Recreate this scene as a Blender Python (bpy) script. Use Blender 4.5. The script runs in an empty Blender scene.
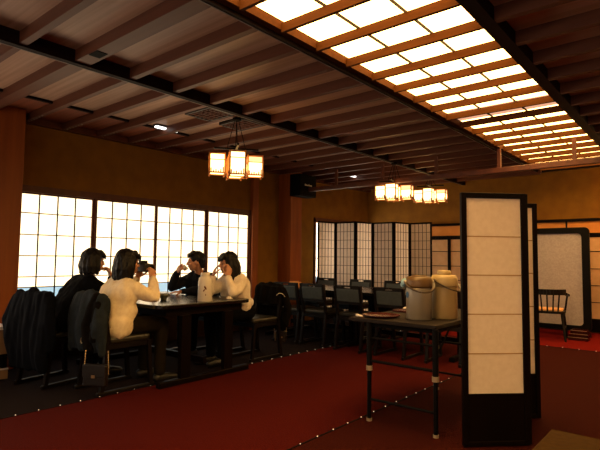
import bpy, bmesh, math, random
from mathutils import Vector as V, Matrix as M4, noise
random.seed(7)
S = bpy.context.scene
C = S.collection
PI = math.pi

# ------------------------------------------------------------------ materials
def lin(h):
    if isinstance(h, (tuple, list)): return (*h, 1.0)
    h = h.lstrip('#'); r = []
    for i in (0, 2, 4):
        c = int(h[i:i+2], 16) / 255
        r.append(c / 12.92 if c <= .04045 else ((c + .055) / 1.055) ** 2.4)
    return (*r, 1.0)

def mat(name, col, rough=.6, col2=None, scale=(8, 8, 8), detail=4, bump=0, spec=.5, metal=0, emit=0, emit_col=None,
        transl=0, coord='Object', ramp=(.35, .65), coat=0, bump_scale=None):
    m = bpy.data.materials.new(name); m.use_nodes = True
    nt = m.node_tree; N = nt.nodes; L = nt.links
    b = N['Principled BSDF']
    b.inputs['Base Color'].default_value = lin(col)
    b.inputs['Roughness'].default_value = rough
    b.inputs['Specular IOR Level'].default_value = spec
    b.inputs['Metallic'].default_value = metal
    b.inputs['Coat Weight'].default_value = coat
    tc = N.new('ShaderNodeTexCoord'); mp = N.new('ShaderNodeMapping'); mp.inputs['Scale'].default_value = scale
    L.new(tc.outputs[coord], mp.inputs['Vector'])
    nz = N.new('ShaderNodeTexNoise'); nz.inputs['Scale'].default_value = 1; nz.inputs['Detail'].default_value = detail
    L.new(mp.outputs[0], nz.inputs['Vector'])
    if col2 is not None:
        cr = N.new('ShaderNodeValToRGB')
        cr.color_ramp.elements[0].position = ramp[0]; cr.color_ramp.elements[1].position = ramp[1]
        cr.color_ramp.elements[0].color = lin(col); cr.color_ramp.elements[1].color = lin(col2)
        L.new(nz.outputs['Fac'], cr.inputs[0]); L.new(cr.outputs[0], b.inputs['Base Color'])
    if bump:
        src = nz
        if bump_scale:
            src = N.new('ShaderNodeTexNoise'); src.inputs['Scale'].default_value = bump_scale; src.inputs['Detail'].default_value = 3
            L.new(tc.outputs[coord], src.inputs['Vector'])
        bp = N.new('ShaderNodeBump'); bp.inputs['Strength'].default_value = bump; bp.inputs['Distance'].default_value = .01
        L.new(src.outputs['Fac'], bp.inputs['Height']); L.new(bp.outputs[0], b.inputs['Normal'])
    if emit:
        b.inputs['Emission Color'].default_value = lin(emit_col or col); b.inputs['Emission Strength'].default_value = emit
    if transl:
        tr = N.new('ShaderNodeBsdfTranslucent'); tr.inputs[0].default_value = lin(col)
        mx = N.new('ShaderNodeMixShader'); mx.inputs[0].default_value = transl
        out = N['Material Output']
        L.new(b.outputs[0], mx.inputs[1]); L.new(tr.outputs[0], mx.inputs[2]); L.new(mx.outputs[0], out.inputs[0])
    return m

MT = {}
MT['dark_wood'] = mat('dark_lacquered_wood', '#0a0504', .45, '#0e0605', (3, 30, 3), spec=.08)
MT['chair_wood'] = mat('chair_dark_wood', '#080404', .45, '#0b0505', (20, 20, 3), spec=.25)
MT['table_top'] = mat('black_lacquer_table_top', '#070606', .22, spec=.6)
MT['col_wood'] = mat('column_brown_wood', '#84400e', .5, '#944b14', (14, 14, 1.2), bump=.1)
MT['shade_panel'] = mat('brown_shade_panel', '#20120a', .6, '#281710', (2, 8, 2), spec=.1)
MT['trim_wood'] = mat('trim_brown_wood', '#4a200e', .5, '#5a2a12', (10, 10, 2))
MT['rafter_wood'] = mat('rafter_brown_wood', '#553022', .5, '#5f3828', (1, 22, 22), bump=.05, spec=.25)
MT['ceil_wood'] = mat('ceiling_board_wood', '#b4907a', .45, '#9a7660', (.6, 26, 10), detail=6, bump=.08, spec=.25)
MT['ceil_red'] = mat('ceiling_edge_board_reddish', '#8a4424', .55, '#74381c', (.6, 26, 10))
MT['beam_wood'] = mat('beam_near_black_wood', '#160806', .7, '#1a0b08', (20, 1, 20), spec=.12)
MT['slat_wood'] = mat('honey_slat_wood', '#4a290b', .8, '#402209', (2, 30, 30), spec=.08)
MT['plaster'] = mat('olive_mustard_plaster', '#845a0b', .95, '#784f08', (5, 5, 5), bump=.25, bump_scale=160)
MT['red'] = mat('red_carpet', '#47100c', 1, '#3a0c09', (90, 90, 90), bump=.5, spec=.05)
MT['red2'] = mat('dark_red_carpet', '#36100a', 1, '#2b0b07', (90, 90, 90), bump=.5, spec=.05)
MT['red_lit'] = mat('lit_red_carpet', '#6c120d', 1, '#5a0e09', (90, 90, 90), bump=.5, spec=.05)  # brighter copy of the red, back lights put into the colour
MT['grey_carpet'] = mat('charcoal_carpet', '#1d1516', 1, '#161011', (90, 90, 90), bump=.5, spec=.05)
MT['window_paper'] = mat('daylit_shoji_paper', '#efe6d4', .9, emit=1.15, emit_col=(1, .76, .46))
MT['window_paper_strong'] = mat('bright_daylit_shoji_paper', '#efe6d4', .9, emit=2.6, emit_col=(1, .78, .55))
MT['window_blue_glow'] = mat('daylit_blue_glow_pane', '#a8c4d0', .5, emit=.42, emit_col=(.5, .78, .95))
MT['muntin'] = mat('window_muntin_wood', '#1e1614', .8, spec=.1)
MT['diffuser'] = mat('lit_diffuser_panel', '#f5ead4', .8, emit=4.8, emit_col=(1, .56, .17))
MT['diffuser_dim'] = mat('dim_diffuser_panel', '#d9a890', .8, emit=.42, emit_col=(1, .5, .3))
MT['paper'] = mat('cream_washi_paper', '#f6e8da', .95, '#eedfd0', (30, 30, 30), transl=.25, spec=.1)
MT['screen_paper'] = mat('white_washi_paper', '#f2eae2', .95, '#e8ded4', (14, 14, 14), transl=.5, spec=.1)
MT['door_paper'] = mat('shoji_door_paper', '#d8b48c', .95, '#cfa87e', (10, 10, 10), transl=.15, spec=.1)
MT['ranma'] = mat('orange_transom_paper', '#d79350', .95, '#cc8846', (6, 6, 6), spec=.1)
MT['tan_bar'] = mat('tan_bamboo_bar', '#b89468', .7)
MT['lantern_paper'] = mat('lit_lantern_paper', '#f8e8c8', .9, emit=2.8, emit_col=(1, .58, .20))
MT['lantern_fill'] = mat('fill_lantern_paper', '#f8e8c8', .9, emit=26, emit_col=(1, .58, .20))
MT['lantern_orange'] = mat('lit_lantern_orange_paper', '#f0b070', .9, emit=1.1, emit_col=(1, .5, .2))
MT['lantern_wood'] = mat('lantern_light_wood', '#c07a38', .6, '#aa662a', (20, 20, 4))
MT['metal'] = mat('dull_steel', '#9a948e', .35, metal=.9)
MT['strip_metal'] = mat('pale_metal_strip', '#8a827c', .5, metal=.4)
MT['tube_light'] = mat('lit_white_tube', '#ffffff', .5, emit=1.6, emit_col=(1, .97, .92))
MT['black'] = mat('matte_black', '#070505', .8, spec=.1)
MT['black_gloss'] = mat('black_plastic', '#040304', .55, spec=.12)
MT['pad'] = mat('slate_blue_vinyl', '#3f484d', .5, '#384146', (30, 30, 30), bump=.08)
MT['seat_pad'] = mat('olive_black_vinyl', '#1b1912', .42, '#201d15', (30, 30, 30), bump=.08)
MT['skin'] = mat('skin', '#c08a68', .55, '#b57e5e', (20, 20, 20))
MT['lips'] = mat('lip_skin', '#9a4a42', .5)
MT['eye'] = mat('dark_eye', '#120c0a', .2)
MT['hair'] = mat('black_hair', '#060404', .5, '#0b0706', (60, 60, 5), bump=.5, spec=.25)
MT['cream_knit'] = mat('cream_knit', '#f0e0c0', .9, '#e6d3b0', (40, 40, 40), bump=.2, spec=.1)
MT['white_knit'] = mat('off_white_knit', '#ecdfcc', .9, '#e2d2bc', (40, 40, 40), bump=.2, spec=.1)
MT['navy'] = mat('navy_cloth', '#0a0e18', .9, '#0d121e', (30, 30, 30), bump=.2, spec=.2)
MT['blackcloth'] = mat('black_cloth', '#050609', .95, '#08090d', (30, 30, 30), bump=.2, spec=.08)
MT['olive'] = mat('dark_olive_trousers', '#1d170c', .9, '#17120a', (30, 30, 30), bump=.2, spec=.1)
MT['denim'] = mat('slate_coat_cloth', '#1a2025', .9, '#22292f', (18, 18, 18), bump=.3, spec=.15)
MT['coat_dark'] = mat('dark_coat_cloth', '#090706', .95, '#0d0a09', (18, 18, 18), bump=.3, spec=.08)
MT['navy_coat'] = mat('dark_navy_coat_cloth', '#06080e', .95, '#090c14', (18, 18, 18), bump=.3, spec=.08)
MT['leather'] = mat('black_leather', '#0f0b0a', .4, bump=.2, bump_scale=120)
MT['brass'] = mat('pale_brass', '#b59a70', .35, metal=.9)
MT['bulb'] = mat('tiny_lit_bulb', '#ffd9a0', .5, emit=.4, emit_col=(1, .8, .55))
MT['ceramic'] = mat('white_ceramic', '#d8cfc0', .25)
MT['bowl'] = mat('grey_green_ceramic', '#4a5048', .3, '#6a6a5e', (12, 12, 12))
MT['decal'] = mat('brown_leaf_decal', '#6a3a1c', .6)
MT['pot_silver'] = mat('brushed_silver_beige', '#857c6e', .35, metal=.3)
MT['pot_gold'] = mat('bronze_plastic', '#5e4524', .4)
MT['pot_cream'] = mat('cream_enamel', '#978157', .38)
MT['pot_cream2'] = mat('light_cream_plastic', '#a8946a', .42)
MT['handle_brown'] = mat('dark_bronze_handle', '#3a2b18', .45)
MT['blue'] = mat('pale_blue_plastic', '#9cc4d4', .35)
MT['blue_sticker'] = mat('blue_sticker', '#2a5c8a', .5)
MT['table_brown'] = mat('folding_table_brown', '#150d08', .55, '#1b120b', (2, 20, 20), spec=.2)
MT['khaki'] = mat('khaki_table_top', '#3c2600', .85, '#342000', (60, 60, 60), bump=.1, spec=.1)
MT['tray'] = mat('red_brown_lacquer', '#3a120c', .25)
MT['white_paper'] = mat('white_paper', '#e4ddd2', .9)
MT['tape'] = mat('dull_white_tape', '#8c7c68', .8)
MT['card'] = mat('peach_card', '#e0a870', .8)
MT['tsui'] = mat('speckled_washi', '#b6aeb4', .95, '#a69ea4', (40, 40, 40), transl=.1, spec=.05)
MT['beige'] = mat('beige_enamel', '#8a6a48', .5)
MT['white_top'] = mat('white_laminate', '#cfc6c2', .4)
MT['vent'] = mat('vent_dark_metal', '#2a1c16', .5)
MT['shoe'] = mat('dark_shoe', '#0d0a08', .5)
MT['camera_body'] = mat('camera_black', '#0a0a0b', .45, bump=.1, bump_scale=200)

# ------------------------------------------------------------------ helpers
def T(loc=(0, 0, 0), rz=0): return M4.Translation(loc) @ M4.Rotation(rz, 4, 'Z')

def box(bm, a, b, m=None):
    vs = [bm.verts.new((x, y, z)) for x in (a[0], b[0]) for y in (a[1], b[1]) for z in (a[2], b[2])]
    for f in ((0, 1, 3, 2), (4, 6, 7, 5), (0, 4, 5, 1), (2, 3, 7, 6), (0, 2, 6, 4), (1, 5, 7, 3)):
        bm.faces.new([vs[i] for i in f])
    if m is not None: bmesh.ops.transform(bm, matrix=m, verts=vs)
    return vs

def bar(bm, p, q, w, t, up=(0, 0, 1)):
    """box bar from p to q, width w along side axis, thickness t along up"""
    p, q, up = V(p), V(q), V(up); d = (q - p); L = d.length; d.normalize()
    s = d.cross(up)
    if s.length < 1e-4: s = d.cross(V((1, 0, 0)))
    s.normalize(); u = s.cross(d)
    vs = []
    for a in (0, L):
        for i, j in ((-1, -1), (1, -1), (1, 1), (-1, 1)):
            vs.append(bm.verts.new(p + d * a + s * (w / 2 * i) + u * (t / 2 * j)))
    for f in ((0, 1, 2, 3), (7, 6, 5, 4), (0, 4, 5, 1), (1, 5, 6, 2), (2, 6, 7, 3), (3, 7, 4, 0)):
        bm.faces.new([vs[i] for i in f])

def tube(bm, pts, r, n=8, caps=True):
    pts = [V(p) for p in pts]; rs = r if isinstance(r, (list, tuple)) else [r] * len(pts)
    rings = []; ref = None
    for i, p in enumerate(pts):
        d = (pts[min(i + 1, len(pts) - 1)] - pts[max(i - 1, 0)]).normalized()
        if ref is None:
            ref = d.cross(V((0, 0, 1)))
            if ref.length < .05: ref = d.cross(V((1, 0, 0)))
        ref = (ref - d * ref.dot(d)).normalized(); o = d.cross(ref)
        rings.append([bm.verts.new(p + (ref * math.cos(2 * PI * k / n) + o * math.sin(2 * PI * k / n)) * rs[i]) for k in range(n)])
    for a, b in zip(rings, rings[1:]):
        for k in range(n): bm.faces.new((a[k], a[(k + 1) % n], b[(k + 1) % n], b[k]))
    if caps:
        bm.faces.new(rings[0][::-1]); bm.faces.new(rings[-1])

def lathe(bm, prof, n=32, m=None):
    rings = []; new = []
    for r, z in prof:
        if r < 1e-5:
            v = bm.verts.new((0, 0, z)); rings.append([v]); new.append(v)
        else:
            ring = [bm.verts.new((r * math.cos(2 * PI * k / n), r * math.sin(2 * PI * k / n), z)) for k in range(n)]
            rings.append(ring); new += ring
    for a, b in zip(rings, rings[1:]):
        for k in range(n):
            k2 = (k + 1) % n
            if len(a) == 1 and len(b) == 1: continue
            if len(a) == 1: bm.faces.new((a[0], b[k2], b[k]))
            elif len(b) == 1: bm.faces.new((a[k], a[k2], b[0]))
            else: bm.faces.new((a[k], a[k2], b[k2], b[k]))
    if m is not None: bmesh.ops.transform(bm, matrix=m, verts=new)

def prism(bm, pts, z0, z1):
    lo = [bm.verts.new((x, y, z0)) for x, y in pts]; hi = [bm.verts.new((x, y, z1)) for x, y in pts]
    n = len(pts)
    bm.faces.new(lo[::-1]); bm.faces.new(hi)
    for k in range(n): bm.faces.new((lo[k], lo[(k + 1) % n], hi[(k + 1) % n], hi[k]))

def rrect(x0, y0, x1, y1, r, n=6):
    out = []
    for cx, cy, a in ((x1 - r, y1 - r, 0), (x0 + r, y1 - r, 90), (x0 + r, y0 + r, 180), (x1 - r, y0 + r, 270)):
        for k in range(n + 1):
            t = math.radians(a + 90 * k / n); out.append((cx + r * math.cos(t), cy + r * math.sin(t)))
    return out

def ell(bm, c, r, rot=None, sub=3):
    m = M4.Translation(c) @ (rot.to_4x4() if rot is not None else M4.Identity(4)) @ M4.Diagonal((*r, 1))
    bmesh.ops.create_icosphere(bm, subdivisions=sub, radius=1, matrix=m)

def capsule(bm, p, q, r0, r1, n=14):
    p, q = V(p), V(q)
    bmesh.ops.create_icosphere(bm, subdivisions=2, radius=r0, matrix=M4.Translation(p))
    bmesh.ops.create_icosphere(bm, subdivisions=2, radius=r1, matrix=M4.Translation(q))
    if (q - p).length > 1e-4: tube(bm, [p, q], [r0, r1], n)

def chain(bm, pts, rs):
    for i in range(len(pts) - 1): capsule(bm, pts[i], pts[i + 1], rs[i], rs[i + 1])

def obj(name, bm, m, parent=None, smooth=False, bevel=0, mats=None):
    bmesh.ops.recalc_face_normals(bm, faces=bm.faces)
    me = bpy.data.meshes.new(name); bm.to_mesh(me); bm.free()
    for x in (mats or [m]): me.materials.append(MT[x])
    if smooth:
        for p in me.polygons: p.use_smooth = True
    o = bpy.data.objects.new(name, me); C.objects.link(o)
    if parent is not None: o.parent = parent
    if bevel:
        md = o.modifiers.new('bevel', 'BEVEL'); md.width = bevel; md.segments = 2; md.limit_method = 'ANGLE'
    return o

def boxes(name, lst, m, parent=None, bevel=0, mtx=None):
    bm = bmesh.new()
    for a, b in lst: box(bm, a, b, mtx)
    return obj(name, bm, m, parent, bevel=bevel)

def empty(name, loc=(0, 0, 0), rz=0):
    o = bpy.data.objects.new(name, None); C.objects.link(o)
    o.location = loc; o.rotation_euler = (0, 0, rz); o.empty_display_size = .1
    return o

def tag(o, label, cat, group=None):
    o['label'] = label; o['category'] = cat; o['kind'] = 'thing'
    if group: o['group'] = group
    return o

def thing(name, label, cat, loc=(0, 0, 0), rz=0, group=None):
    return tag(empty(name, loc, rz), label, cat, group)

def struct(o, label=None):
    o['kind'] = 'structure'
    if label: o['label'] = label
    return o

def dup(root, loc, rz, label, group=None):
    r = root.copy(); C.objects.link(r); r.location = loc; r.rotation_euler = (0, 0, rz)
    r['label'] = label
    if group: r['group'] = group
    for ch in list(root.children):
        c = ch.copy(); C.objects.link(c); c.parent = r
        for g in list(ch.children):
            d = g.copy(); C.objects.link(d); d.parent = c
    return r

def remeshed(name, bm, m, parent=None, voxel=.007, smooth=3, wob=0, wscale=8, seed=0, mats=None, zf=.45):
    """union of closed pieces as one continuous surface"""
    bmesh.ops.recalc_face_normals(bm, faces=bm.faces)
    me = bpy.data.meshes.new('tmp'); bm.to_mesh(me); bm.free()
    o = bpy.data.objects.new('tmp', me); C.objects.link(o)
    md = o.modifiers.new('r', 'REMESH'); md.mode = 'VOXEL'; md.voxel_size = voxel
    dg = bpy.context.evaluated_depsgraph_get()
    me2 = bpy.data.meshes.new_from_object(o.evaluated_get(dg))
    bpy.data.objects.remove(o); bpy.data.meshes.remove(me)
    b2 = bmesh.new(); b2.from_mesh(me2); bpy.data.meshes.remove(me2)
    for _ in range(smooth): bmesh.ops.smooth_vert(b2, verts=b2.verts, factor=.5, use_axis_x=True, use_axis_y=True, use_axis_z=True)
    if wob:
        b2.normal_update()
        off = V((seed * 3.1, seed * 1.7, seed * 2.3))
        for v in b2.verts:
            q = V((v.co.x * wscale, v.co.y * wscale, v.co.z * wscale * zf)) + off
            v.co += v.normal * (wob * (noise.noise(q) + .5 * noise.noise(q * 2.3)))
    return obj(name, b2, m, parent, smooth=True, mats=mats)

# ------------------------------------------------------------------ camera (fitted to the room's vanishing points)
yaw, pitch, roll, FPX = math.radians(39.836), math.radians(3.805), math.radians(.6286), 494.13
fw = V((-math.sin(yaw) * math.cos(pitch), math.cos(yaw) * math.cos(pitch), math.sin(pitch)))
rt = V((math.cos(yaw), math.sin(yaw), 0)); up = rt.cross(fw)
r2 = rt * math.cos(roll) + up * math.sin(roll); u2 = -rt * math.sin(roll) + up * math.cos(roll)
cd = bpy.data.cameras.new('camera'); cam = bpy.data.objects.new('camera', cd); C.objects.link(cam)
cd.sensor_width = 36; cd.lens = FPX * 36 / 600; cd.clip_start = .05
cam.matrix_world = M4(((r2.x, u2.x, -fw.x, 0), (r2.y, u2.y, -fw.y, 0), (r2.z, u2.z, -fw.z, 1.2), (0, 0, 0, 1)))
S.camera = cam

# ------------------------------------------------------------------ room shell
XW, XE, YB, YS, ZC = -6.0, 5.0, 9.6, -2.5, 2.79
def plate(bm, x0, y0, x1, y1, z0, z1): box(bm, (x0, y0, z0), (x1, y1, z1))
bm = bmesh.new()
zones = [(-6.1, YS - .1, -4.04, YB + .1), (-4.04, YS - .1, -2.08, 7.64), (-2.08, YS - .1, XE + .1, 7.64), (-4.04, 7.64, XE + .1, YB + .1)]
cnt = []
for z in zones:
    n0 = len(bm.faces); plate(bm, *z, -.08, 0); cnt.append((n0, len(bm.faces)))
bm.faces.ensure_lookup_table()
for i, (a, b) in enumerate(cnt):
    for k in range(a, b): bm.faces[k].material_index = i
struct(obj('floor', bm, None, mats=['grey_carpet', 'red', 'red2', 'red_lit']), 'carpeted floor, charcoal by the windows and red elsewhere')

bm = bmesh.new()
W1 = (2.2, 5.86, .45, 1.965); W2 = (7.64, 9.44, .45, 1.965)
W3 = (-2.2, 1.7, .45, 1.93)
ys = [YS - .1, W3[0], W3[1], W1[0], W1[1], W2[0], W2[1], YB + .1]
for k in range(7):
    if k in (1, 3, 5):
        w = (W3, W1, W2)[k // 2]
        box(bm, (-6.12, ys[k], 0), (XW, ys[k + 1], w[2])); box(bm, (-6.12, ys[k], w[3]), (XW, ys[k + 1], ZC + .1))
    else: box(bm, (-6.12, ys[k], 0), (XW, ys[k + 1], ZC + .1))
struct(obj('wall_left', bm, 'plaster'), 'olive plaster wall with two bands of shoji windows')
struct(boxes('wall_back', [((-6.12, YB, 0), (XE + .1, YB + .12, ZC + .1))], 'plaster'), 'mustard plaster wall behind the folding screens')
struct(boxes('wall_right', [((XE, YS - .1, 0), (XE + .1, YB + .1, ZC + .1))], 'plaster'))
struct(boxes('wall_front', [((-6.12, YS - .1, 0), (XE + .1, YS, ZC + .1))], 'plaster'))

# ceiling with rafters, beams and battens as its parts
ceil = struct(boxes('ceiling', [((-5.2, YS, ZC), (XE, YB, ZC + .08))], 'ceil_wood'), 'dark boarded ceiling with close rafters')
boxes('edge_board', [((-6.0, YS, ZC - .012), (-5.2, YB, ZC + .07))], 'ceil_red', ceil)
boxes('batten', [((-5.225, YS, ZC - .024), (-5.19, YB, ZC))], 'beam_wood', ceil)
boxes('beam', [((-3.79, YS, 2.685), (-3.735, YB, ZC))], 'beam_wood', ceil)
boxes('metal_strip', [((-3.795, YS, 2.682), (-3.789, YB, 2.686))], 'strip_metal', ceil)
boxes('wall_plate', [((-6.0, YS, 2.70), (-5.93, YB, ZC))], 'trim_wood', ceil)
k = -8
while True:
    y = 1.80 + .435 * k
    if y > YB - .1: break
    w = .12 if k == 0 else .052
    for x0, x1 in ((-5.93, -3.79), (-3.735, -2.24), (-1.0, 1.52), (2.82, XE)):
        bm = bmesh.new(); box(bm, (x0, y - w / 2, 2.70), (x1, y + w / 2, ZC))
        r_ = obj('rafter', bm, 'rafter_wood', ceil)
        if x0 < -5 and k >= 0:
            b2 = bmesh.new()
            for q in range(6): ell(b2, (-5.85 + q * .07, y, 2.699), (.012, .012, .006), sub=1)
            obj('stud', b2, 'strip_metal', r_, smooth=True)
        if k == 0 and x0 == -3.735:
            boxes('recess_plate', [((-3.53, y - .055, 2.695), (-3.41, y + .03, 2.702))], 'black', r_)
    k += 1

# luminous troughs
def trough(label, X0, X1, ya, yb, dim):
    tr = thing('ceiling_light', label, 'ceiling light', (0, 0, 0))
    boxes('side_board', [((X0 - .085, ya, 2.69), (X0 - .055, yb, ZC))], 'beam_wood', tr)
    boxes('side_lining', [((X0 - .055, ya, 2.715), (X0, yb, 2.80))], 'slat_wood', tr)
    boxes('metal_strip', [((X0 - .088, ya, 2.687), (X0 - .083, yb, 2.691))], 'strip_metal', tr)
    boxes('side_board', [((X1, ya, 2.695), (X1 + .09, yb, ZC))], 'beam_wood', tr)
    boxes('end_board', [((X0, ya - .04, 2.68), (X1, ya, ZC))], 'dark_wood', tr)
    boxes('end_board', [((X0, yb, 2.68), (X1, yb + .04, ZC))], 'dark_wood', tr)
    for k in range(math.ceil((ya - 2.0) / .38), 99):
        y = 2.0 + .38 * k
        if y > yb - .05: break
        boxes('slat', [((X0, y - .013, 2.698), (X1, y + .013, 2.762))], 'slat_wood', tr)
        for c_ in range(3):
            w = (X1 - X0) / 3; xa = X0 + c_ * w
            if c_: boxes('divider', [((xa - .0035, y + .003, 2.757), (xa + .0035, min(y + .377, yb), 2.785))], 'beam_wood', tr)
            boxes('diffuser_panel', [((xa + .005, y + .003, 2.776), (xa + w - .005, min(y + .377, yb), 2.785))], 'diffuser_dim' if k == dim else 'diffuser', tr)
trough('long luminous ceiling trough of lit panels crossed by honey wood slats', -2.155, -1.09, -.9, 8.9, 8)
trough('added unseen luminous trough lighting the room from its other half', 1.6, 2.72, -1.7, 8.9, -99)  # added out of view for more warm light

struct(boxes('shade_panel_left', [((XW, -2.4, 0), (-5.975, 6.58, .405))], 'shade_panel'), 'dark panel standing in for the shade below the shoji windows')  # added dark sheet for the deep shade under table and windows
# columns, trims
struct(boxes('column', [((XW, 1.83, 0), (-5.7, 2.15, ZC))], 'col_wood', bevel=.006), 'brown wooden column beside the first shoji window')
struct(boxes('column', [((XW, 6.58, 0), (-5.7, 6.88, ZC))], 'col_wood', bevel=.006), 'brown wooden column under the black speaker')
struct(boxes('trim_1', [((XW, 5.87, 0), (-5.93, 6.0, ZC))], 'col_wood'))
# hanging partition track
tk = struct(empty('trim_2'), 'hanging partition track on short posts')
boxes('track', [((-5.9, 6.77, 2.375), (2.9, 6.84, 2.445))], 'trim_wood', tk, bevel=.006)
for x in (-4.88, -3.98, -3.08, -2.175, -1.27, -.37, .53): boxes('post', [((x - .022, 6.785, 2.445), (x + .022, 6.825, 2.71))], 'trim_wood', tk)

# ------------------------------------------------------------------ windows
def window(n, w, npan, label):
    y0, y1, z0, z1 = w
    root = struct(empty('window_%d' % n), label)
    boxes('window_frame', [((-6.06, y0 - .03, z1 - .045), (-5.97, y1 + .03, z1 + .03)), ((-6.06, y0 - .03, z0 - .04), (-5.95, y1 + .03, z0)),
                           ((-6.06, y0 - .03, z0), (-5.97, y0 + .02, z1)), ((-6.06, y1 - .02, z0), (-5.97, y1 + .03, z1))], 'trim_wood', root)
    pw = (y1 - y0 - .04) / npan
    for i in range(npan):
        a = y0 + .02 + i * pw; b = a + pw; x = -6.0 if i % 2 else -6.02
        st = .028
        za, zb = z0, z1 - .045
        p = boxes('shoji_panel', [((x - .015, a, za), (x + .015, a + st, zb)), ((x - .015, b - st, za), (x + .015, b, zb)),
                                  ((x - .015, a + st, zb - .02), (x + .015, b - st, zb)), ((x - .015, a + st, za), (x + .015, b - st, za + .05))], 'trim_wood', root)
        gz = .83
        boxes('paper', [((x - .008, a + st, gz), (x - .004, b - st, zb - .02))], 'window_paper_strong' if n > 1 else 'window_paper', p)
        boxes('blue_glow_pane', [((x - .008, a + st, za + .05), (x - .004, b - st, gz))], 'window_blue_glow', p)  # separate glowing pane holding the bluish outside light low in the window
        L_ = []
        for q in range(1, 4):
            yy = a + st + (b - a - 2 * st) * q / 4; L_.append(((x - .004, yy - .0065, za + .05), (x + .006, yy + .0065, zb)))
        for zz in (1.683, 1.434, 1.191, .95, gz): L_.append(((x - .003, a + st, zz - .0055), (x + .005, b - st, zz + .0055)))
        boxes('muntin', L_, 'muntin', p)
window(1, W1, 4, 'band of four daylit shoji panels behind the seated people')
window(2, W2, 2, 'daylit shoji window half hidden by the folding lattice screen')
window(3, W3, 4, 'added unseen daylit shoji window before the first brown column')  # added beyond the view for extra daylight on the ceiling

# added unseen shoji windows behind the camera, a mild fill light
MT['fill_paper'] = mat('fill_window_paper', '#efe6d4', .9, emit=.7, emit_col=(1, .8, .6))
wf = struct(empty('window_4'), 'added unseen shoji windows behind the camera, for fill light')
for i in range(9):
    a = -4.6 + i * .95
    p = boxes('shoji_panel', [((a, YS, .5), (a + .03, YS + .04, 2.4)), ((a + .9, YS, .5), (a + .93, YS + .04, 2.4)), ((a + .03, YS, 2.36), (a + .9, YS + .04, 2.4)), ((a + .03, YS, .5), (a + .9, YS + .04, .54))], 'trim_wood', wf)
    boxes('paper', [((a + .03, YS + .012, .54), (a + .9, YS + .018, 2.36))], 'fill_paper', p)
    boxes('muntin', [((a + .03, YS + .018, z - .005), (a + .9, YS + .028, z + .005)) for z in (.9, 1.27, 1.63, 2.0)] + [((a + .25 * k, YS + .018, .54), (a + .25 * k + .01, YS + .028, 2.36)) for k in (1, 2, 3)], 'muntin', p)

# ------------------------------------------------------------------ back wall shoji doors and transom
tr3 = struct(empty('trim_3'), 'dark rails with an orange paper transom over the shoji doors')
boxes('upper_rail', [((-5.6, YB - .06, 1.875), (2.9, YB, 1.925))], 'dark_wood', tr3)
boxes('lower_rail', [((-5.6, YB - .06, 1.635), (2.9, YB, 1.675))], 'dark_wood', tr3)
boxes('transom_paper', [((-5.6, YB - .02, 1.675), (2.9, YB - .01, 1.875))], 'ranma', tr3)
for x in (-4.96, -3.45, -1.935, -.42, 1.1): boxes('strut', [((x - .012, YB - .05, 1.675), (x + .012, YB - .021, 1.875))], 'dark_wood', tr3)
for i in range(8):
    a = -4.96 + .9 * (i - .0); b = a + .9; y = YB - .03 - (.012 if i % 2 else 0)
    d = struct(empty('door_%d' % (i + 1)), 'shoji sliding door in the back wall')
    boxes('door_frame', [((a, y - .012, .02), (a + .035, y + .012, 1.635)), ((b - .035, y - .012, .02), (b, y + .012, 1.635)),
                         ((a + .035, y - .012, 1.60), (b - .035, y + .012, 1.635)), ((a + .035, y - .012, .02), (b - .035, y + .012, .24))], 'dark_wood', d)
    boxes('paper', [((a + .035, y, .24), (b - .035, y + .004, 1.60))], 'door_paper', d)
    boxes('muntin', [((a + .035, y - .008, z - .006), (b - .035, y, z + .006)) for z in (.51, .79, 1.07, 1.36)], 'dark_wood', d)

# ------------------------------------------------------------------ carpet seam lights
def seam(name, label, p, q, step):
    t = thing(name, label, 'light strip', group='tiny seam lights on the carpet')
    p, q = V(p), V(q); d = (q - p).normalized(); n = int((q - p).length / step)
    bm = bmesh.new(); bar(bm, p + V((0, 0, .002)), q + V((0, 0, .002)), .012, .004); obj('strip', bm, 'black', t)
    for i in range(n + 1):
        bm = bmesh.new(); ell(bm, p + d * (step * i + .02) + V((0, 0, .006)), (.0045, .0045, .004), sub=1); obj('bulb', bm, 'bulb', t, smooth=True)
seam('light_strip', 'string of tiny lights in the seam between charcoal and red carpet', (-4.04, 1.2, 0), (-4.04, 7.6, 0), .165)
seam('light_strip', 'string of tiny lights on the carpet running under the folding table', (-2.08, 1.6, 0), (-2.08, 7.6, 0), .18)
seam('light_strip', 'string of tiny lights crossing the carpet in front of the wooden armchair', (-2.05, 7.64, 0), (.2, 7.64, 0), .2)

# ------------------------------------------------------------------ dining tables
def make_table(label, x0, y0, x1, y1, group=None):
    cx, cy = (x0 + x1) / 2, (y0 + y1) / 2; hx, hy = (x1 - x0) / 2, (y1 - y0) / 2
    t = thing('dining_table', label, 'table', (cx, cy, 0), 0, group)
    bm = bmesh.new(); prism(bm, rrect(-hx, -hy, hx, hy, .09), .712, .75); obj('table_top', bm, 'table_top', t, bevel=.005)
    bm = bmesh.new()
    for s in (-1, 1):
        box(bm, (-hx + .06, s * (hy - .12) - .012, .64), (hx - .06, s * (hy - .12) + .012, .712))
        box(bm, (s * (hx - .06) - .012, -hy + .108, .64), (s * (hx - .06) + .012, hy - .108, .712))
    obj('apron', bm, 'dark_wood', t)
    for s in (-1, 1):
        x = s * (hx - .035)
        boxes('foot', [((x - .035, -hy + .03, 0), (x + .035, hy - .03, .055))], 'dark_wood', t, bevel=.01)
        for yy in (-.27, .27):
            boxes('post', [((x - .025, yy - .055, .055), (x + .025, yy + .055, .64))], 'dark_wood', t)
    boxes('stretcher', [((-hx + .06, -.02, .14), (hx - .06, .02, .2))], 'dark_wood', t)
    return t
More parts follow.
